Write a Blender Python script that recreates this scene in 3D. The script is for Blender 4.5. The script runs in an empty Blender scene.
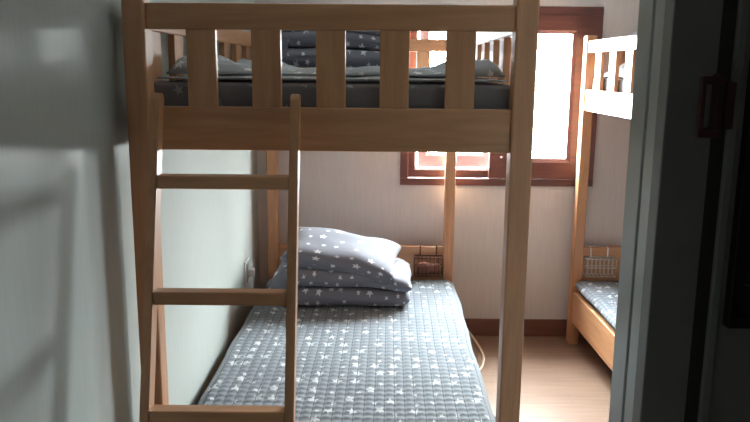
import bpy, bmesh, math, random
from mathutils import Vector, Matrix, noise
R = math.radians
SC = bpy.context.scene
COL = SC.collection
random.seed(7)

# ------------------------------------------------------------------ materials
def new_mat(name):
    m = bpy.data.materials.new(name); m.use_nodes = True
    nt = m.node_tree
    return m, nt, nt.nodes['Principled BSDF']
def nd(nt, t, **kw):
    n = nt.nodes.new(t)
    for k, v in kw.items(): setattr(n, k, v)
    return n
def math_n(nt, op, a, b=None, c=None):
    n = nd(nt, 'ShaderNodeMath', operation=op)
    for i, v in enumerate((a, b, c)):
        if v is None: continue
        if isinstance(v, (int, float)): n.inputs[i].default_value = v
        else: nt.links.new(v, n.inputs[i])
    return n.outputs[0]
def plain(name, col, rough=.5, metal=0., noise_amt=.06, scale=12, coat=0., bump=0.):
    m, nt, b = new_mat(name)
    tc = nd(nt, 'ShaderNodeTexCoord'); nz = nd(nt, 'ShaderNodeTexNoise'); nz.inputs['Scale'].default_value = scale
    nz.inputs['Detail'].default_value = 4
    nt.links.new(tc.outputs['Object'], nz.inputs['Vector'])
    rp = nd(nt, 'ShaderNodeValToRGB')
    rp.color_ramp.elements[0].position = .3; rp.color_ramp.elements[1].position = .7
    rp.color_ramp.elements[0].color = [c*(1-noise_amt) for c in col]+[1]
    rp.color_ramp.elements[1].color = [min(1, c*(1+noise_amt)) for c in col]+[1]
    nt.links.new(nz.outputs['Fac'], rp.inputs[0]); nt.links.new(rp.outputs[0], b.inputs['Base Color'])
    b.inputs['Roughness'].default_value = rough; b.inputs['Metallic'].default_value = metal
    b.inputs['Coat Weight'].default_value = coat
    if bump:
        bp = nd(nt, 'ShaderNodeBump'); bp.inputs['Strength'].default_value = bump; bp.inputs['Distance'].default_value = .002
        nt.links.new(nz.outputs['Fac'], bp.inputs['Height']); nt.links.new(bp.outputs[0], b.inputs['Normal'])
    return m
def wood(name, c1, c2, axis='z', rough=.42, blocks=True):
    """pine planks: grain stretched along one axis"""
    m, nt, b = new_mat(name)
    tc = nd(nt, 'ShaderNodeTexCoord'); mp = nd(nt, 'ShaderNodeMapping')
    s = {'x': (1.2, 14, 14), 'y': (14, 1.2, 14), 'z': (14, 14, 1.2)}[axis]
    mp.inputs['Scale'].default_value = s
    oi = nd(nt, 'ShaderNodeObjectInfo')
    va = nd(nt, 'ShaderNodeVectorMath', operation='ADD')
    cmb = nd(nt, 'ShaderNodeCombineXYZ')
    r10 = math_n(nt, 'MULTIPLY', oi.outputs['Random'], 9.0)
    for i in range(3): nt.links.new(r10, cmb.inputs[i])
    nt.links.new(tc.outputs['Object'], va.inputs[0]); nt.links.new(cmb.outputs[0], va.inputs[1])
    nt.links.new(va.outputs[0], mp.inputs['Vector'])
    nz = nd(nt, 'ShaderNodeTexNoise'); nz.inputs['Scale'].default_value = 1.6; nz.inputs['Detail'].default_value = 6
    nz.inputs['Distortion'].default_value = 1.2
    nt.links.new(mp.outputs[0], nz.inputs['Vector'])
    fine = nd(nt, 'ShaderNodeTexNoise'); fine.inputs['Scale'].default_value = 9; fine.inputs['Detail'].default_value = 3
    nt.links.new(mp.outputs[0], fine.inputs['Vector'])
    mixv = math_n(nt, 'ADD', math_n(nt, 'MULTIPLY', nz.outputs['Fac'], .7), math_n(nt, 'MULTIPLY', fine.outputs['Fac'], .3))
    if blocks:
        mixv = math_n(nt, 'ADD', mixv, math_n(nt, 'MULTIPLY', math_n(nt, 'SUBTRACT', oi.outputs['Random'], .5), .18))
    rp = nd(nt, 'ShaderNodeValToRGB')
    rp.color_ramp.elements[0].position = .34; rp.color_ramp.elements[1].position = .66
    rp.color_ramp.elements[0].color = list(c2)+[1]; rp.color_ramp.elements[1].color = list(c1)+[1]
    nt.links.new(mixv, rp.inputs[0]); nt.links.new(rp.outputs[0], b.inputs['Base Color'])
    b.inputs['Roughness'].default_value = rough
    b.inputs['Coat Weight'].default_value = .25; b.inputs['Coat Roughness'].default_value = .3
    bp = nd(nt, 'ShaderNodeBump'); bp.inputs['Strength'].default_value = .12; bp.inputs['Distance'].default_value = .002
    nt.links.new(fine.outputs['Fac'], bp.inputs['Height']); nt.links.new(bp.outputs[0], b.inputs['Normal'])
    return m
def stars(name, ground, star, cell=.072, rot=0., big=.33, seam=0.):
    """cloth printed with scattered five pointed stars, drawn in the cloth's own UV (metres)"""
    m, nt, b = new_mat(name); L = nt.links
    uv = nd(nt, 'ShaderNodeUVMap')
    uv.uv_map = 'UVMap'
    sc = nd(nt, 'ShaderNodeVectorMath', operation='SCALE'); sc.inputs['Scale'].default_value = 1/cell
    L.new(uv.outputs[0], sc.inputs[0])
    vo = nd(nt, 'ShaderNodeTexVoronoi'); vo.voronoi_dimensions = '2D'; vo.inputs['Scale'].default_value = 1
    vo.inputs['Randomness'].default_value = .55
    L.new(sc.outputs[0], vo.inputs['Vector'])
    sub = nd(nt, 'ShaderNodeVectorMath', operation='SUBTRACT')
    L.new(sc.outputs[0], sub.inputs[0]); L.new(vo.outputs['Position'], sub.inputs[1])
    sx = nd(nt, 'ShaderNodeSeparateXYZ'); L.new(sub.outputs[0], sx.inputs[0])
    cs = nd(nt, 'ShaderNodeSeparateColor'); L.new(vo.outputs['Color'], cs.inputs[0])
    r = math_n(nt, 'SQRT', math_n(nt, 'ADD', math_n(nt, 'MULTIPLY', sx.outputs[0], sx.outputs[0]), math_n(nt, 'MULTIPLY', sx.outputs[1], sx.outputs[1])))
    th = math_n(nt, 'ARCTAN2', sx.outputs[1], sx.outputs[0])
    th = math_n(nt, 'ADD', th, math_n(nt, 'MULTIPLY_ADD', cs.outputs[0], 6.283, 12.566))
    a = math_n(nt, 'ABSOLUTE', math_n(nt, 'SUBTRACT', math_n(nt, 'MODULO', th, 2*math.pi/5), math.pi/5))
    # a is 0 mid way between modulo borders: the tips
    Rr = math_n(nt, 'MULTIPLY_ADD', math_n(nt, 'GREATER_THAN', cs.outputs[1], .5), big-.17, .17)
    k = .45
    den = math_n(nt, 'ADD', math_n(nt, 'SINE', a), math_n(nt, 'MULTIPLY', math_n(nt, 'SINE', math_n(nt, 'SUBTRACT', math.pi/5, a)), k))
    lhs = math_n(nt, 'MULTIPLY', r, den)
    rhs = math_n(nt, 'MULTIPLY', Rr, k*math.sin(math.pi/5))
    f = math_n(nt, 'LESS_THAN', lhs, rhs)
    mx = nd(nt, 'ShaderNodeMix', data_type='RGBA')
    mx.inputs['A'].default_value = list(ground)+[1]; mx.inputs['B'].default_value = list(star)+[1]
    L.new(f, mx.inputs['Factor']); L.new(mx.outputs['Result'], b.inputs['Base Color'])
    if seam:   # stitch lines of the quilting squares, groove shade painted in as darker colour
        su = nd(nt, 'ShaderNodeSeparateXYZ'); L.new(uv.outputs[0], su.inputs[0]); ds = []
        for i in (0, 1):
            q = math_n(nt, 'FRACT', math_n(nt, 'MULTIPLY_ADD', su.outputs[i], 1/seam, .5))
            ds.append(math_n(nt, 'LESS_THAN', math_n(nt, 'ABSOLUTE', math_n(nt, 'SUBTRACT', q, .5)), .055))
        th_ = math_n(nt, 'MAXIMUM', ds[0], ds[1])
        m2 = nd(nt, 'ShaderNodeMix', data_type='RGBA'); m2.inputs['B'].default_value = [c*.4 for c in ground]+[1]
        L.new(math_n(nt, 'MULTIPLY', th_, .85), m2.inputs['Factor']); L.new(mx.outputs['Result'], m2.inputs['A'])
        L.new(m2.outputs['Result'], b.inputs['Base Color'])
    b.inputs['Roughness'].default_value = .9; b.inputs['Specular IOR Level'].default_value = .2
    b.inputs['Sheen Weight'].default_value = .15
    wv = nd(nt, 'ShaderNodeTexNoise'); wv.inputs['Scale'].default_value = 60; wv.inputs['Detail'].default_value = 3
    tc = nd(nt, 'ShaderNodeTexCoord'); L.new(tc.outputs['Object'], wv.inputs['Vector'])
    bp = nd(nt, 'ShaderNodeBump'); bp.inputs['Strength'].default_value = .25; bp.inputs['Distance'].default_value = .004
    L.new(wv.outputs['Fac'], bp.inputs['Height']); L.new(bp.outputs[0], b.inputs['Normal'])
    return m

PINE1, PINE2 = (.58, .315, .165), (.43, .215, .108)
W_X = wood('pine_x', PINE1, PINE2, 'x'); W_Y = wood('pine_y', PINE1, PINE2, 'y'); W_Z = wood('pine_z', PINE1, PINE2, 'z')
BR1, BR2 = (.150, .055, .045), (.095, .036, .030)
B_X = wood('window_brown_x', BR1, BR2, 'x', .35, False); B_Z = wood('window_brown_z', BR1, BR2, 'z', .35, False)
OB_X = wood('outer_window_brown', (.08, .033, .028), (.06, .026, .022), 'x', .4, False)
BASEB = wood('skirting_brown', (.20, .085, .06), (.14, .055, .04), 'x', .35, False)
STAR = stars('star_cotton', (.165, .170, .210), (.64, .66, .71), .064, big=.27)
STAR_PAD = stars('star_quilt', (.15, .172, .20), (.46, .49, .52), .074, big=.32, seam=.036)
STAR_UP = stars('star_blanket', (.29, .325, .36), (.70, .72, .74), .064, big=.27)
STAR_DK = stars('star_mattress_cover', (.21, .215, .24), (.42, .43, .44), .085)
TICK = plain('mattress_ticking', (.12, .125, .135), .9, noise_amt=.15, scale=40)
STEEL = plain('painted_steel_grey', (.56, .60, .59), .3, noise_amt=.04, coat=.3)
DOORM = plain('door_grey_laminate', (.30, .30, .295), .45, noise_amt=.08)
GROOVE = plain('door_groove_dark', (.05, .04, .04), .6)
STRIP = plain('door_light_strip', (.30, .31, .30), .4)
BLACKF = plain('black_frame', (.006, .006, .006), .4)
DARKRED = plain('dark_red_metal', (.085, .03, .028), .5, noise_amt=.2)
WHITEP = plain('white_plastic', (.74, .75, .74), .35, noise_amt=.02)
GREYP = plain('socket_grey', (.42, .43, .43), .4, noise_amt=.02)
CORD = plain('beige_cord', (.62, .52, .40), .5)
CORD_DK = plain('dark_cord', (.06, .055, .05), .5)
WIRE = plain('brown_wire', (.10, .035, .022), .35, metal=.3)
WIRE_L = plain('pale_wire', (.55, .56, .55), .35, metal=.3)
REDCLOTH = plain('rust_cloth', (.24, .11, .08), .9, noise_amt=.3, scale=25)
CHROME = plain('chrome', (.8, .8, .78), .12, metal=1, noise_amt=.01)
CEIL = plain('ceiling_paper', (.70, .70, .67), .9, noise_amt=.02)
CORRW = plain('corridor_wallpaper', (.38, .38, .36), .7, noise_amt=.03)
REVEAL = plain('white_reveal', (.78, .76, .73), .6, noise_amt=.02)

def glass(name):
    m, nt, b = new_mat(name)
    b.inputs['Base Color'].default_value = (.97, .98, .98, 1); b.inputs['Roughness'].default_value = 0
    b.inputs['Transmission Weight'].default_value = 1; b.inputs['IOR'].default_value = 1.0
    return m
def thin_glass():
    m = bpy.data.materials.new('window_glass'); m.use_nodes = True; nt = m.node_tree; nt.nodes.clear()
    o = nd(nt, 'ShaderNodeOutputMaterial'); t = nd(nt, 'ShaderNodeBsdfTransparent'); g = nd(nt, 'ShaderNodeBsdfGlossy')
    g.inputs['Roughness'].default_value = .02; t.inputs['Color'].default_value = (.95, .97, .96, 1)
    mx = nd(nt, 'ShaderNodeMixShader'); mx.inputs[0].default_value = .05
    nt.links.new(t.outputs[0], mx.inputs[1]); nt.links.new(g.outputs[0], mx.inputs[2]); nt.links.new(mx.outputs[0], o.inputs[0])
    return m
GLASS = thin_glass()
DGLASS = plain('dark_door_glass', (.035, .036, .036), .15, noise_amt=.05)

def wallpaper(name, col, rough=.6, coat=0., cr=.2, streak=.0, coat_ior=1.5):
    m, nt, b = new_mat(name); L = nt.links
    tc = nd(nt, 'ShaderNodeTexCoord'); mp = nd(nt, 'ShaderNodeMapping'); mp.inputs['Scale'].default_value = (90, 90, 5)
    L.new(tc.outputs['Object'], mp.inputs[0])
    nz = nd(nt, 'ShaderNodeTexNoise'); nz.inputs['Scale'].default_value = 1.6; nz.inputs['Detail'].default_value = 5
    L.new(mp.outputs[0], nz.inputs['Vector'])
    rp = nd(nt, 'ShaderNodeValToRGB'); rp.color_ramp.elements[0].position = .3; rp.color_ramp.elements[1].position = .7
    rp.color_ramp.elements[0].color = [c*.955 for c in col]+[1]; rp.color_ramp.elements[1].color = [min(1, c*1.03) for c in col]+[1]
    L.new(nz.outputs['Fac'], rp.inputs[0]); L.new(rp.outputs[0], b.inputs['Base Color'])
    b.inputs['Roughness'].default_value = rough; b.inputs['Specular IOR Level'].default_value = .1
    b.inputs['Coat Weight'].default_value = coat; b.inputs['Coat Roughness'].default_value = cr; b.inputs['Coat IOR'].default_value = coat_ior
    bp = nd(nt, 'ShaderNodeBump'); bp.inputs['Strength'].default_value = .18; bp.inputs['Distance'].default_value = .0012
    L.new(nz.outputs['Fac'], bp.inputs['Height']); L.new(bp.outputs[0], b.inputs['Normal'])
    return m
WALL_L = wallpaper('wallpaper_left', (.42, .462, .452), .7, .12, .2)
WALL_B = wallpaper('wallpaper_back', (.62, .595, .60), .7)
WALL_F = wallpaper('wallpaper_front', (.62, .63, .62), .7)
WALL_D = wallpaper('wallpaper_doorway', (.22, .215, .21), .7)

def floor_mat():
    m, nt, b = new_mat('laminate_floor'); L = nt.links
    tc = nd(nt, 'ShaderNodeTexCoord')
    br = nd(nt, 'ShaderNodeTexBrick'); br.inputs['Scale'].default_value = 1
    br.inputs['Brick Width'].default_value = .9; br.inputs['Row Height'].default_value = .115
    br.inputs['Mortar Size'].default_value = .0012; br.offset = .37
    br.inputs['Color1'].default_value = (.26, .17, .122, 1); br.inputs['Color2'].default_value = (.22, .14, .10, 1)
    br.inputs['Mortar'].default_value = (.20, .12, .07, 1)
    L.new(tc.outputs['Object'], br.inputs['Vector'])
    mp = nd(nt, 'ShaderNodeMapping'); mp.inputs['Scale'].default_value = (2, 26, 1); L.new(tc.outputs['Object'], mp.inputs[0])
    nz = nd(nt, 'ShaderNodeTexNoise'); nz.inputs['Scale'].default_value = 2; nz.inputs['Detail'].default_value = 6; L.new(mp.outputs[0], nz.inputs['Vector'])
    mx = nd(nt, 'ShaderNodeMix', data_type='RGBA', blend_type='MULTIPLY'); mx.inputs['Factor'].default_value = .5
    rp = nd(nt, 'ShaderNodeValToRGB'); rp.color_ramp.elements[0].position = .3; rp.color_ramp.elements[1].position = .65
    rp.color_ramp.elements[0].color = (.6, .55, .5, 1); rp.color_ramp.elements[1].color = (1, 1, 1, 1)
    L.new(nz.outputs['Fac'], rp.inputs[0]); L.new(br.outputs['Color'], mx.inputs['A']); L.new(rp.outputs[0], mx.inputs['B'])
    L.new(mx.outputs['Result'], b.inputs['Base Color'])
    b.inputs['Roughness'].default_value = .38; b.inputs['Coat Weight'].default_value = .4; b.inputs['Coat Roughness'].default_value = .25
    return m
FLOOR = floor_mat()

# ------------------------------------------------------------------ mesh helpers
def add_box(bm, x0, x1, y0, y1, z0, z1, bev=0., seg=2):
    vs = [bm.verts.new((x, y, z)) for x in (x0, x1) for y in (y0, y1) for z in (z0, z1)]
    fs = [(0, 1, 3, 2), (4, 6, 7, 5), (0, 4, 5, 1), (2, 3, 7, 6), (0, 2, 6, 4), (1, 5, 7, 3)]
    faces = [bm.faces.new([vs[i] for i in f]) for f in fs]
    if bev:
        es = list({e for f in faces for e in f.edges})
        bmesh.ops.bevel(bm, geom=es, offset=bev, segments=seg, affect='EDGES', profile=.5)
def add_tube(bm, pts, r, n=8, closed=False):
    pts = [Vector(p) for p in pts]; rings = []
    N = len(pts)
    up = Vector((0, 0, 1))
    for i, p in enumerate(pts):
        if closed: d = pts[(i+1) % N]-pts[i-1]
        else: d = pts[min(i+1, N-1)]-pts[max(i-1, 0)]
        d.normalize()
        u = up if abs(d.dot(up)) < .95 else Vector((1, 0, 0))
        a = d.cross(u).normalized(); b_ = d.cross(a).normalized()
        rings.append([bm.verts.new(p+r*(math.cos(2*math.pi*k/n)*a+math.sin(2*math.pi*k/n)*b_)) for k in range(n)])
    for i in range(N if closed else N-1):
        A, B = rings[i], rings[(i+1) % N]
        for k in range(n): bm.faces.new((A[k], A[(k+1) % n], B[(k+1) % n], B[k]))
    if not closed:
        bm.faces.new(rings[0][::-1]); bm.faces.new(rings[-1])
def box_uv(me):
    uvl = me.uv_layers.new(name='UVMap') if not me.uv_layers else me.uv_layers[0]
    for p in me.polygons:
        n = p.normal; ax = max(range(3), key=lambda i: abs(n[i]))
        for li in p.loop_indices:
            c = me.vertices[me.loops[li].vertex_index].co
            uvl.data[li].uv = (c.y, c.z) if ax == 0 else (c.x, c.z+.031) if ax == 1 else (c.x, c.y)
def obj(name, bm, mat, parent=None, smooth=False, uv=True):
    me = bpy.data.meshes.new(name)
    bmesh.ops.recalc_face_normals(bm, faces=bm.faces)
    bm.to_mesh(me); bm.free()
    me.materials.append(mat)
    if uv: box_uv(me)
    if smooth:
        for p in me.polygons: p.use_smooth = True
    o = bpy.data.objects.new(name, me); COL.objects.link(o)
    if parent: o.parent = parent
    return o
def boxobj(name, mat, parent, *b, bev=.003):
    bm = bmesh.new(); add_box(bm, *b, bev=bev); return obj(name, bm, mat, parent)
def thing(name, label, cat, loc=(0, 0, 0), rz=0, group=None):
    o = bpy.data.objects.new(name, None); COL.objects.link(o); o.empty_display_size = .1
    o.location = loc; o.rotation_euler = (0, 0, rz); o['label'] = label; o['category'] = cat
    if group: o['group'] = group
    return o
def tag(o, label, cat, group=None):
    o['label'] = label; o['category'] = cat
    if group: o['group'] = group
    return o
def struct(name, mat, *boxes, bev=0.):
    bm = bmesh.new()
    for b in boxes: add_box(bm, *b, bev=bev)
    o = obj(name, bm, mat); o['kind'] = 'structure'; return o

# ------------------------------------------------------------------ room shell
XL, XR, YB, YF, ZC = -.638, 2.16, 3.97, 1.087, 2.32
struct('floor', FLOOR, (XL-.1, XR+.1, -1.6, YB+.2, -.06, 0))
struct('ceiling', CEIL, (XL-.1, XR+.1, -1.6, YB+.2, ZC, ZC+.06))
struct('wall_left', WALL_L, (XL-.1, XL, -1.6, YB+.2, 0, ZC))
struct('wall_right', WALL_F, (XR, XR+.1, -1.6, YB+.2, 0, ZC))
wx0, wx1, wz0, wz1 = .134, 1.176, .855, 1.797          # window opening
struct('wall_back', WALL_B, (XL, wx0, YB, YB+.2, 0, ZC), (wx1, XR, YB, YB+.2, 0, ZC),
       (wx0, wx1, YB, YB+.2, 0, wz0), (wx0, wx1, YB, YB+.2, wz1, ZC))
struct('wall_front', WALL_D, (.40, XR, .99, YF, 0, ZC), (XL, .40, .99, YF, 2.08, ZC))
struct('wall_corridor', CORRW, (XL, XR, -1.6, -1.5, 0, ZC))
def skirting(name, *boxes): return struct(name, BASEB, *boxes, bev=.003)
skirting('baseboard_back', (XL, XR, YB-.012, YB, 0, .10))
skirting('baseboard_left', (XL, XL+.010, 1.10, YB-.012, 0, .10))
skirting('baseboard_right', (XR-.012, XR, YF, YB-.012, 0, .10))

# steel door jamb on the right of the doorway, with a rebate
struct('trim_1', STEEL,
       (.3735, .40, 1.036, 1.092, 0, 2.06), (.380, .40, 1.026, 1.036, 0, 2.06),
       (.3735, .41, .982, 1.026, 0, 2.06), (.40, .43, 1.088, 1.100, 0, 2.06), bev=.0015)
struct('trim_2', STEEL, (XL+.001, .43, .985, 1.097, 2.061, 2.10), bev=.0015)
# corridor side: grey laminate door leaf standing against the wall
d = struct('door_1', DOORM, (.367, 1.30, .945, .977, .01, 2.05), bev=.002)
o = boxobj('groove', GROOVE, d, .427, .4445, .9435, .9455, .012, 2.04, bev=0)
o = boxobj('light_strip', STRIP, d, .445, .4575, .937, .9455, .012, 2.04, bev=.002)
bm = bmesh.new()
fx0, fx1, fz0, fz1, fw_ = .466, 1.14, 1.1385, 1.93, .016
add_box(bm, fx0, fx1, .928, .9455, fz0, fz0+fw_, .001); add_box(bm, fx0, fx1, .928, .9455, fz1-fw_, fz1, .001)
add_box(bm, fx0, fx0+fw_, .928, .9455, fz0+fw_, fz1-fw_, .001); add_box(bm, fx1-fw_, fx1, .928, .9455, fz0+fw_, fz1-fw_, .001)
add_box(bm, fx0+fw_, fx1-fw_, .932, .944, 1.193, 1.196)
o = obj('glass_frame', bm, BLACKF, d)
g = boxobj('pane', DGLASS, d, fx0+fw_, fx1-fw_, .938, .944, fz0+fw_, fz1-fw_, bev=0)
# lock handle
h = boxobj('handle', DARKRED, d, .4225, .4305, .925, .9455, 1.392, 1.468, bev=.001)
bm = bmesh.new()
add_box(bm, .3975, .4225, .915, .924, 1.455, 1.465, .001); add_box(bm, .3975, .4225, .915, .924, 1.390, 1.400, .001)
add_box(bm, .3975, .4035, .915, .924, 1.400, 1.455, .001)
add_box(bm, .417, .4225, .924, .9455, 1.455, 1.465); add_box(bm, .417, .4225, .924, .9455, 1.390, 1.400)
obj('grip', bm, DARKRED, h)
boxobj('latch_plate', DARKRED, h, .4335, .4445, .925, .9365, 1.400, 1.458, bev=.001)

# ------------------------------------------------------------------ window
win = struct('window_1', B_X, (wx0, wx1, YB-.012, YB+.045, wz0, wz0+.038), (wx0, wx1, YB-.012, YB+.045, wz1-.045, wz1), bev=.003)
def rail(name, mat, parent, *b): return boxobj(name, mat, parent, *b, bev=.003)
rail('side_frame', B_Z, win, wx0, wx0+.042, YB-.012, YB+.045, wz0+.038, wz1-.045)
rail('side_frame', B_Z, win, wx1-.052, wx1, YB-.012, YB+.045, wz0+.038, wz1-.045)
def sash(x0, x1, z0, z1, y0, y1, wl, wr, wb, wt, mx, mz, name='sash'):
    """four mitred rails"""
    bm = bmesh.new()
    O = [(x0, z0), (x1, z0), (x1, z1), (x0, z1)]; I = [(x0+wl, z0+wb), (x1-wr, z0+wb), (x1-wr, z1-wt), (x0+wl, z1-wt)]
    fr = [[bm.verts.new((p[0], y, p[1])) for p in O] for y in (y0, y1)]
    inn = [[bm.verts.new((p[0], y, p[1])) for p in I] for y in (y0+.010, y1)]
    mid = [bm.verts.new((I[k][0]*.8+O[k][0]*.2, y0, I[k][1]*.8+O[k][1]*.2)) for k in range(4)]
    for k in range(4):
        j = (k+1) % 4
        bm.faces.new((fr[0][k], fr[0][j], mid[j], mid[k])); bm.faces.new((mid[k], mid[j], inn[0][j], inn[0][k]))
        bm.faces.new((inn[0][k], inn[0][j], inn[1][j], inn[1][k])); bm.faces.new((inn[1][k], inn[1][j], fr[1][j], fr[1][k]))
        bm.faces.new((fr[1][k], fr[1][j], fr[0][j], fr[0][k]))
    s = obj(name, bm, mx, win)
    boxobj('pane', GLASS, s, x0+wl-.004, x1-wr+.004, (y0+y1)/2+.004, (y0+y1)/2+.008, z0+wb-.004, z1-wt+.004, bev=0)
    return s
# inner sashes: a thin fixed one on the left, a thick sliding one on the right
sash(wx0+.042, .63, wz0+.040, wz1-.045, YB+.012, YB+.042, .045, .012, .050, .05, B_X, B_Z)
s = sash(.61, 1.124, wz0+.040, wz1-.045, YB-.022, YB+.010, .110, .102, .112, .095, B_X, B_Z)
bm = bmesh.new(); bmesh.ops.create_icosphere(bm, subdivisions=2, radius=.008, matrix=Matrix.Translation((.672, YB-.028, 1.012)))
obj('latch_knob', bm, CHROME, s, True)
# outer sash, slid to the left, seen through the glass
sash(.236, .65, .934, wz1-.03, YB+.145, YB+.178, .055, .05, .078, .06, OB_X, OB_X, 'outer_sash')
struct('window_2', REVEAL, (wx0, wx1, YB+.046, YB+.2, wz0-.0, wz0+.03))['kind'] = 'structure'

# ------------------------------------------------------------------ bunk beds
BW, BL, PT, PD = .991, 2.09, .054, .060   # width, length, post
def bunk_bed(label, loc, rz, slat_side_thickness=.02):
    t = thing('bunk_bed', label, 'bunk bed', loc, rz, 'pine bunk beds')
    ZT = 1.647
    for x in (0, BW-PT):
        for y in (0, BL-PD):
            bm = bmesh.new(); add_box(bm, x, x+PT, y, y+PD, 0, ZT, .005, 2); obj('post', bm, W_Z, t)
    x0, x1 = PT, BW-PT
    # ends: top rail, slats, board
    for y, nm in ((.010, 'foot'), (BL-.038, 'head')):
        boxobj('end_guard_rail', W_X, t, x0, x1, y, y+.028, 1.560, 1.621)
        for sx in (.152, .309, .465, .619, .778):
            boxobj('slat', W_Z, t, sx-(.003 if nm == 'foot' else 0), sx+.068, y+.004, y+.024, 1.374, 1.562, bev=.002)
        boxobj('upper_end_board', W_X, t, x0, x1, y, y+.028, 1.270, 1.376)
        boxobj('lower_end_board', W_X, t, x0, x1, y, y+.028, .24, .540)
    for x, s in ((.008, 1), (BW-.036, -1)):
        boxobj('side_guard_rail', W_Y, t, x, x+.028, PD, BL-PD, 1.560, 1.621)
        n = 9
        for k in range(n):
            yc = BL-.06-.165-k*.2135
            boxobj('slat', W_Z, t, x+.004, x+.024, yc-.043, yc+.043, 1.374, 1.562, bev=.002)
        boxobj('upper_side_board', W_Y, t, x, x+.028, PD, BL-PD, 1.270, 1.376)
        boxobj('lower_side_board', W_Y, t, x, x+.028, PD, BL-PD, .130, .300)
    boxobj('upper_deck', W_Y, t, .038, BW-.038, .042, BL-.042, 1.285, 1.303)
    boxobj('lower_deck', W_Y, t, .038, BW-.038, .042, BL-.042, .200, .218)
    return t
A_LOC, A_ROT = (-.608, 1.814, 0), R(-1.04)
B_LOC, B_ROT = (1.0955, 1.812, 0), R(.86)
bedA = bunk_bed('pine bunk bed in the middle with a ladder leaning on its foot', A_LOC, A_ROT)
bedB = bunk_bed('pine bunk bed at the right, half hidden by the grey door jamb', B_LOC, B_ROT)
MA = Matrix.Translation(A_LOC) @ Matrix.Rotation(A_ROT, 4, 'Z')
MB = Matrix.Translation(B_LOC) @ Matrix.Rotation(B_ROT, 4, 'Z')
def place(o, M): o.location = M.translation; o.rotation_euler = M.to_euler(); return o

# ------------------------------------------------------------------ ladder
lt = thing('bed_ladder', 'pine ladder leaning against the foot of the bunk bed', 'ladder', (-.3535, 1.37, 0))
def lad_y(z): return 1.74-.275*(1.395-z)-1.37
def slanted(bm, x0, x1, za, zb, d0, d1, round_top=False):
    pr = [(lad_y(za)+d0, za), (lad_y(zb)+d0, zb-.012), (lad_y(zb)+d0+.010, zb), (lad_y(zb)+d1-.010, zb), (lad_y(zb)+d1, zb-.012), (lad_y(za)+d1, za)]
    a = [bm.verts.new((x0, y, z)) for y, z in pr]; b = [bm.verts.new((x1, y, z)) for y, z in pr]
    n = len(pr)
    for i in range(n): bm.faces.new((a[i], a[(i+1) % n], b[(i+1) % n], b[i]))
    bm.faces.new(a[::-1]); bm.faces.new(b)
    bmesh.ops.bevel(bm, geom=[e for e in bm.edges], offset=.002, segments=2, affect='EDGES')
for cx in (-.1635, .1635):
    bm = bmesh.new(); slanted(bm, cx-.0105, cx+.0105, 0.0, 1.410, 0, .046); obj('side_rail', bm, W_Z, lt)
for z in (1.207, .949, .691, .433, .175):
    y = lad_y(z)
    boxobj('rung', W_X, lt, -.153, .153, y+.004, y+.044, z-.0145, z+.0165, bev=.004)

# ------------------------------------------------------------------ soft goods
def grid_mesh(name, nu, nv, fn, mat, uvfn, parent=None, closed_u=False, solid=0., caps=False, sub=0):
    vs = []; uvs = []
    for j in range(nv+1):
        for i in range(nu+(0 if closed_u else 1)):
            vs.append(fn(i/nu, j/nv))
    W = nu if closed_u else nu+1
    fs = []; fuv = []
    for j in range(nv):
        for i in range(nu):
            i2 = (i+1) % W
            fs.append((j*W+i, j*W+i2, (j+1)*W+i2, (j+1)*W+i))
            fuv.append((uvfn(i/nu, j/nv), uvfn((i+1)/nu, j/nv), uvfn((i+1)/nu, (j+1)/nv), uvfn(i/nu, (j+1)/nv)))
    if caps:
        fs.append(tuple(range(W))[::-1]); fuv.append([(0, 0)]*W)
        fs.append(tuple(range(nv*W, nv*W+W))); fuv.append([(0, 0)]*W)
    me = bpy.data.meshes.new(name); me.from_pydata(vs, [], fs); me.update()
    ul = me.uv_layers.new(name='UVMap')
    for p, q in zip(me.polygons, fuv):
        for li, c in zip(p.loop_indices, q): ul.data[li].uv = c
        p.use_smooth = True
    me.materials.append(mat)
    if solid == 0.:
        bm = bmesh.new(); bm.from_mesh(me); bmesh.ops.recalc_face_normals(bm, faces=bm.faces); bm.to_mesh(me); bm.free()
    o = bpy.data.objects.new(name, me); COL.objects.link(o)
    if parent: o.parent = parent
    if solid: m = o.modifiers.new('thickness', 'SOLIDIFY'); m.thickness = solid; m.offset = -1
    if sub: m = o.modifiers.new('smooth', 'SUBSURF'); m.levels = sub; m.render_levels = sub
    return o

def mattress(M, z0, z1, label, mat):
    bm = bmesh.new(); add_box(bm, .038, BW-.038, .062, BL-.062, z0, z1, .014, 4)
    o = obj('mattress', bm, mat, None, True); place(o, M)
    tag(o, label, 'mattress', 'mattresses on the bunks'); return o
mattress(MA, .219, .345, 'dark grey mattress on the lower bunk of the middle bed', TICK)
mattress(MA, 1.304, 1.434, 'dark star-print mattress behind the slats of the ladder bed\'s upper bunk', STAR_DK)
mattress(MB, .219, .345, 'dark grey mattress on the lower bunk of the right bed', TICK)
mattress(MB, 1.304, 1.434, 'dark star-print mattress in the upper bunk of the right bed', STAR_DK)

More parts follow.
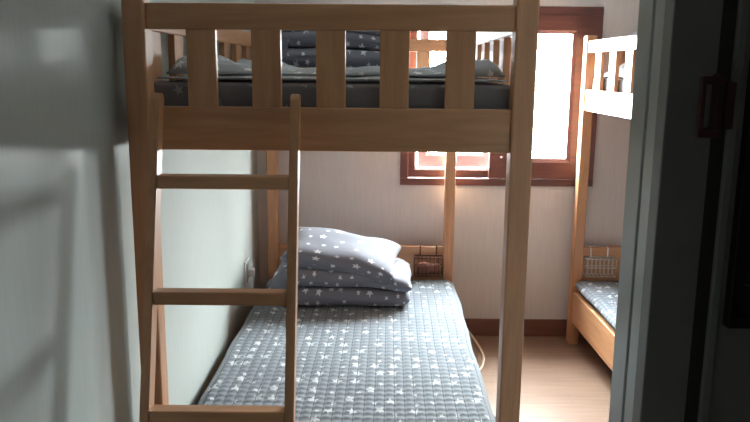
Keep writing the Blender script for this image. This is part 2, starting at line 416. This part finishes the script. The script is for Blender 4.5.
def pad(M, z, label, x0=.0, x1=BW, y0=.075, y1=BL-.075, drop=.05, seed=0, cell=.036, name='mattress_pad', amp=.008, over=.0):
    """quilted cover: flat top, edges hanging down, stitched in small squares"""
    W = (x1-x0)+2*drop; L = (y1-y0)
    nu, nv = int(W/.0072), int(L/.0072)
    def fn(u, v):
        s = u*W; y = y0+v*L
        q = abs(math.sin(math.pi*(s/cell)))**.4*abs(math.sin(math.pi*(y/cell)))**.4
        wob = noise.noise((s*2.1+seed, y*2.1, seed))*.012
        big = noise.noise((s*5+seed, y*5, 3.))*.004
        puff = q*amp
        r = .03
        def side(t):  # t distance past the start of the bend -> (dx, dz)
            a = min(t/r, math.pi/2*.93)
            dx = r*math.sin(a); dz = -r*(1-math.cos(a))
            if t > r*math.pi/2*.93: dz -= (t-r*math.pi/2*.93); 
            return dx, dz
        jag = noise.noise((y*3.3, seed+5., 1.))*.012
        if s < drop: dx, dz = side(drop-s); x = x0+r-dx+jag; zz = z+dz; return (x-puff*.6, y, zz)
        if s > W-drop: dx, dz = side(s-(W-drop)); x = x1-r+dx+jag; zz = z+dz; return (x+puff*.6, y, zz)
        f = (s-drop)/(W-2*drop); x = x0+r+f*(x1-x0-2*r)+jag*(abs(2*f-1)**3)
        return (x, y, z+puff+wob*.4+big)
    o = grid_mesh(name, nu, nv, fn, STAR_PAD, lambda u, v: (u*W, v*L), solid=.004)
    place(o, M); tag(o, label, 'mattress pad', 'quilted star pads'); return o
pad(MA, .362, 'light grey quilted pad with white stars on the lower bunk of the middle bed', x0=.0, x1=BW+.006, seed=1, drop=.075, y0=.064, y1=BL-.075)
pad(MB, .362, 'quilted star pad on the lower bunk of the bed at the right', x0=.012, x1=BW-.02, seed=4, drop=.05, y0=.075, y1=BL-.075)

def blanket(M, z, label, x0, x1, y0, y1, hgt, seed, name='rumpled_blanket', mat=STAR):
    W, L = x1-x0, y1-y0; nu, nv = int(W/.018), int(L/.018)
    def fn(u, v):
        x = x0+u*W; y = y0+v*L
        e = min(1, min(u, 1-u)*W/.03)**.5*min(1, min(v, 1-v)*L/.05)**.5
        n = noise.fractal((x*4.2+seed, y*4.2, seed), .8, 2.1, 4)
        rid = abs(noise.noise((x*6+seed*2, y*3.5, 2.)))
        h = hgt*(.62+.55*n+.35*rid)
        sd = max(0, min(1, (abs(2*u-1)-.5)/.35))
        bul = 1+1.7*sd*sd*(3-2*sd)
        if hgt < .015 or seed == 12: bul = 1
        return (x, y, z+.004+max(.004, e*h*bul))
    o = grid_mesh(name, nu, nv, fn, mat, lambda u, v: (u*W, v*L), solid=.004)
    place(o, M); tag(o, label, 'blanket', 'star blankets on the upper bunks'); return o
# thin pad and rumpled blanket of the upper bunk
TOPPAD = blanket(MA, 1.437, 'thin pale star pad covering the upper bunk of the ladder bed', .058, BW-.058, .07, BL-.08, .010, 3, 'mattress_pad', STAR_UP)
tag(TOPPAD, TOPPAD['label'], 'mattress pad', 'quilted star pads')
blanket(MA, 1.447, 'rumpled grey star blanket lying on the upper bunk of the ladder bed', .042, BW-.042, .20, 1.46, .022, 9, mat=STAR_UP)
blanket(MB, 1.437, 'rumpled star blanket seen through the upper guard of the right bed', .06, BW-.06, .5, BL-.1, .075, 12, mat=STAR_UP)

def folded_duvet(M, loc, size, label, seed, rz=0., th=.085):
    """quilt folded over on itself: two thick layers joined by a rounded fold at the left"""
    W, D, Hh = size; gap = .006; H1 = Hh/2
    pr = []
    def arc(cx, cz, rx, rz_, a0, a1, n): return [(cx+rx*math.cos(R(a0+(a1-a0)*i/n)), cz+rz_*math.sin(R(a0+(a1-a0)*i/n))) for i in range(n+1)]
    ns = 16
    lo, hi = H1/2, H1*1.5
    xs = [W/2-.04-(W-.04-Hh*.5)*i/ns for i in range(ns+1)]
    pr += [(x, 0., lo) for x in xs]
    pr += [(p[0], p[1], lo if p[1] < H1 else hi) for p in arc(-W/2+Hh*.5, Hh/2, Hh*.5, Hh/2, 270, 90, 12)[1:-1]]
    pr += [(x, Hh, hi) for x in xs[::-1]]
    pr += [(p[0], p[1], hi) for p in arc(W/2-.04, hi, .04, H1/2-gap/2, 90, -90, 8)[1:]]
    pr += [(x, H1+gap/2, hi) for x in xs[1:]] + [(x, H1-gap/2, lo) for x in xs[::-1][:-1]]
    pr += [(p[0], p[1], lo) for p in arc(W/2-.05, lo, .04, H1/2-gap/2, 90, -90, 8)[:-1]]
    n = len(pr); nv = 22
    per = [0.]
    for i in range(n):
        a, b = pr[i], pr[(i+1) % n]; per.append(per[-1]+math.hypot(a[0]-b[0], a[1]-b[1]))
    def fn(u, v):
        p = pr[int(round(u*n)) % n]; y = (v-.5)*D
        ed = min(v, 1-v)*D/.045; k = math.sqrt(max(0.03, 1-(1-min(1, ed))**2))
        z = p[2]+(p[1]-p[2])*k
        layer = 1 if p[2] > H1 else 0
        f = (p[0]/W+.5)
        w = noise.noise((p[0]*5+seed, y*5, layer*3.+seed))*.014+noise.noise((p[0]*14+seed, y*12, layer*5.+seed))*.005
        z += w*(z/Hh)*1.2
        z += (.030*math.sin(f*2.6+.4)-.015-.03*(f-.5))*(z/Hh)          # gentle sag
        yy = y+noise.noise((p[0]*4, seed+layer*2., 7.))*.022
        xx = p[0]+noise.noise((y*5, seed, layer*2.))*.018
        return (xx, yy, max(0, z))
    o = grid_mesh('folded_duvet', n, nv, fn, STAR, lambda u, v: (per[min(n, int(round(u*n)))], v*D), closed_u=True, caps=True)
    o.location = M @ Vector(loc); o.rotation_euler = (0, 0, M.to_euler().z+rz)
    tag(o, label, 'duvet', 'folded star duvets'); return o
def pillow(M, loc, rot, size, label, seed):
    a, b, h = size[0]/2, size[1]/2, size[2]/2
    n = 30
    def fn(u, v):
        # u wraps around: 0-.5 top face, .5-1 bottom face (x direction), v along y
        if u <= .5: s = u*4-1; sg = 1
        else: s = 1-(u-.5)*4; sg = -1
        t = v*2-1
        s_, t_ = math.sin(s*math.pi/2), math.sin(t*math.pi/2)
        th = (max(0, (1-s_**4)*(1-t_**4)))**.42
        x = a*s_*(1-.07*(1-t_*t_)); y = b*t_*(1-.09*(1-s_*s_))
        w = noise.noise((x*7+seed, y*7, sg*2.))*.012*th + noise.noise((x*16+seed, y*5, sg*3.))*.005*th
        edge = .0025
        return (x, y, sg*(h*th+edge)+w)
    o = grid_mesh('pillow', 2*n, n, fn, STAR, lambda u, v: ((u*2 if u <= .5 else 2-u*2)*2*a*1.08, v*2*b*1.08+(0 if u <= .5 else .3)), closed_u=True, caps=False)
    # seal the two open rims
    bm = bmesh.new(); bm.from_mesh(o.data)
    es = [e for e in bm.edges if e.is_boundary]
    bmesh.ops.holes_fill(bm, edges=es); bmesh.ops.recalc_face_normals(bm, faces=bm.faces); bm.to_mesh(o.data); bm.free()
    o.location = M @ Vector(loc); o.rotation_euler = (rot[0], rot[1], rot[2]+M.to_euler().z)
    tag(o, label, 'pillow', 'star pillows'); return o
I4 = Matrix.Identity(4)
folded_duvet(I4, (-.150, 3.51, .376), (.66, .42, .160), 'folded grey star duvet under the pillow on the lower bunk', 2., R(-1))
pillow(I4, (-.152, 3.49, .590), (R(10), R(9), R(-5)), (.54, .38, .125), 'grey star pillow on the folded duvet of the lower bunk', 5.)
folded_duvet(I4, (-.165, 3.50, 1.476), (.60, .44, .150), 'folded star duvet behind the slats on the upper bunk of the ladder bed', 6., R(1))
pillow(I4, (-.165, 3.47, 1.668), (R(10), R(4), R(3)), (.56, .38, .13), 'star pillow on the folded duvet of the upper bunk of the ladder bed', 8.)
folded_duvet(MB, (.46, 1.70, 1.530), (.62, .40, .13), 'folded star duvet on the upper bunk of the bed at the right', 11.)

# ------------------------------------------------------------------ small things
def wire_basket(label, loc, w, h, dpt, mat, hookmat, inside=None):
    t = thing('wire_basket', label, 'basket', loc, 0, 'wire baskets on the headboards')
    bm = bmesh.new(); r = .0022
    for z in (0, h*.5, h):
        add_tube(bm, [(-w/2, 0, z), (-w/2, -dpt, z), (w/2, -dpt, z), (w/2, 0, z)], r if z < h else r*1.7, 6, True)
    nn = 7
    for i in range(nn+1):
        x = -w/2+w*i/nn
        add_tube(bm, [(x, 0, h), (x, 0, 0), (x, -dpt, 0), (x, -dpt, h)], r, 6)
    obj('wire_cage', bm, mat, t, True)
    for sx in (-.29, .29):
        bm = bmesh.new()
        add_box(bm, sx*w-.004, sx*w+.004, -.003, .0, h-.005, h+.052, .0008)
        add_box(bm, sx*w-.004, sx*w+.004, -.003, .032, h+.048, h+.052, .0008)
        obj('hook', bm, hookmat, t)
    if inside:
        bm = bmesh.new()
        bmesh.ops.create_uvsphere(bm, u_segments=16, v_segments=10, radius=1)
        for v in bm.verts:
            c = v.co; c.x *= w*.42; c.y *= dpt*.36; c.z *= h*.30; c.x = math.copysign(abs(c.x/(w*.42))**.6*w*.42, c.x); c.z = math.copysign(abs(c.z/(h*.3))**.6*h*.3, c.z)
            c += Vector((0, -dpt/2, h*.36)) + Vector((noise.noise(c*30)*.01, 0, noise.noise(c*25+Vector((3, 1, 2)))*.012))
        o = obj('folded_cloth', bm, inside, None, True); o.location = loc
        tag(o, 'rust-coloured cloth bundle inside the dark wire basket', 'cloth')
    return t
wire_basket('small dark wire basket hooked on the headboard of the lower middle bunk', (.287, 3.847, .392), .150, .100, .055, WIRE, WIRE, REDCLOTH)
wire_basket('small pale wire basket hooked on the headboard of the lower right bunk', (1.205, 3.858, .395), .155, .095, .055, WIRE_L, WHITEP)

ot = thing('wall_outlet', 'white power outlet on the left wall beside the head of the bed', 'outlet', (XL, 3.555, .475))
bm = bmesh.new(); add_box(bm, 0, .008, -.055, .055, -.062, .062, .003); obj('cover_plate', bm, WHITEP, ot)
bm = bmesh.new(); add_box(bm, .008, .014, -.036, .036, -.048, .048, .002); obj('socket', bm, GREYP, ot)
pl = boxobj('plug', WHITEP, None, XL+.0145, XL+.040, 3.552, 3.590, .445, .485, bev=.005)
pl.name = 'power_plug'
tag(pl, 'white plug pushed into the outlet on the left wall', 'plug')
bm = bmesh.new()
add_tube(bm, [(XL+.030, 3.592, .46), (XL+.03, 3.63, .455), (XL+.018, 3.67, .40), (XL+.012, 3.70, .30), (XL+.012, 3.73, .18), (XL+.015, 3.76, .06), (XL+.02, 3.80, .005)], .004, 8)
obj('cord', bm, WHITEP, pl, True)

def curve_pts(P, n=10):
    P = [Vector(p) for p in P]; out = []
    for i in range(len(P)-1):
        p0, p1, p2, p3 = P[max(i-1, 0)], P[i], P[i+1], P[min(i+2, len(P)-1)]
        for k in range(n):
            t = k/n
            out.append(.5*((2*p1)+(-p0+p2)*t+(2*p0-5*p1+4*p2-p3)*t*t+(-p0+3*p1-3*p2+p3)*t**3))
    out.append(P[-1]); return out
bm = bmesh.new()
add_tube(bm, curve_pts([(.455, 3.90, .155), (.492, 3.85, .10), (.55, 3.80, .03), (.572, 3.68, .006), (.560, 3.56, .006), (.52, 3.45, .006), (.45, 3.38, .006), (.36, 3.36, .006)]), .0065, 8)
tag(obj('extension_cord', bm, CORD, None, True), 'beige power cord looping over the floor beside the middle bed', 'cord')
bm = bmesh.new()
add_tube(bm, curve_pts([(.40, 3.16, .005), (.46, 3.08, .005), (.50, 3.00, .005), (.535, 2.92, .005), (.56, 2.80, .005)]), .005, 8)
tag(obj('extension_cord', bm, CORD_DK, None, True), 'short dark cord end on the floor under the middle bed', 'cord')

# ------------------------------------------------------------------ light: overcast daylight through the window
w = bpy.data.worlds.new('daylight'); SC.world = w; w.use_nodes = True
w.node_tree.nodes['Background'].inputs['Color'].default_value = (.93, .97, 1, 1)
wt = w.node_tree                      # hazy sky: brightest overhead, dimmer ground
tcw = nd(wt, 'ShaderNodeTexCoord'); sw = nd(wt, 'ShaderNodeSeparateXYZ'); wt.links.new(tcw.outputs['Generated'], sw.inputs[0])
mr = nd(wt, 'ShaderNodeMapRange'); wt.links.new(sw.outputs[2], mr.inputs['Value'])
mr.inputs['From Min'].default_value = -.15; mr.inputs['From Max'].default_value = .55
mr.inputs['To Min'].default_value = 100; mr.inputs['To Max'].default_value = 245
wt.links.new(mr.outputs[0], wt.nodes['Background'].inputs['Strength'])
pd = bpy.data.lights.new('window_portal', 'AREA'); pd.shape = 'RECTANGLE'; pd.size = wx1-wx0; pd.size_y = wz1-wz0
pd.cycles.is_portal = True
po = bpy.data.objects.new('window_portal', pd); COL.objects.link(po)
po.location = ((wx0+wx1)/2, YB+.22, (wz0+wz1)/2); po.rotation_euler = (R(-90), 0, 0)

# ------------------------------------------------------------------ camera
p, r = R(10.86), R(.52)
cam = bpy.data.cameras.new('camera'); cam.sensor_width = 36; cam.lens = 36*740/750; cam.clip_start = .02
co = bpy.data.objects.new('camera', cam); COL.objects.link(co)
fw = Vector((0, math.cos(p), -math.sin(p))); up0 = Vector((0, math.sin(p), math.cos(p))); rt0 = Vector((1, 0, 0))
rt = math.cos(r)*rt0+math.sin(r)*up0; up = -math.sin(r)*rt0+math.cos(r)*up0
Mx = Matrix((rt, up, -fw)).transposed().to_4x4(); Mx.translation = (0, 0, 1.47)
co.matrix_world = Mx
SC.camera = co
SC.view_settings.view_transform = 'Standard'; SC.view_settings.look = 'None'
SC.view_settings.gamma = 1; SC.view_settings.use_curve_mapping = False
SC.view_settings.exposure = 0.22
SC.cycles.max_bounces = 16; SC.cycles.diffuse_bounces = 10; SC.cycles.transparent_max_bounces = 12
SC.cycles.use_denoising = True
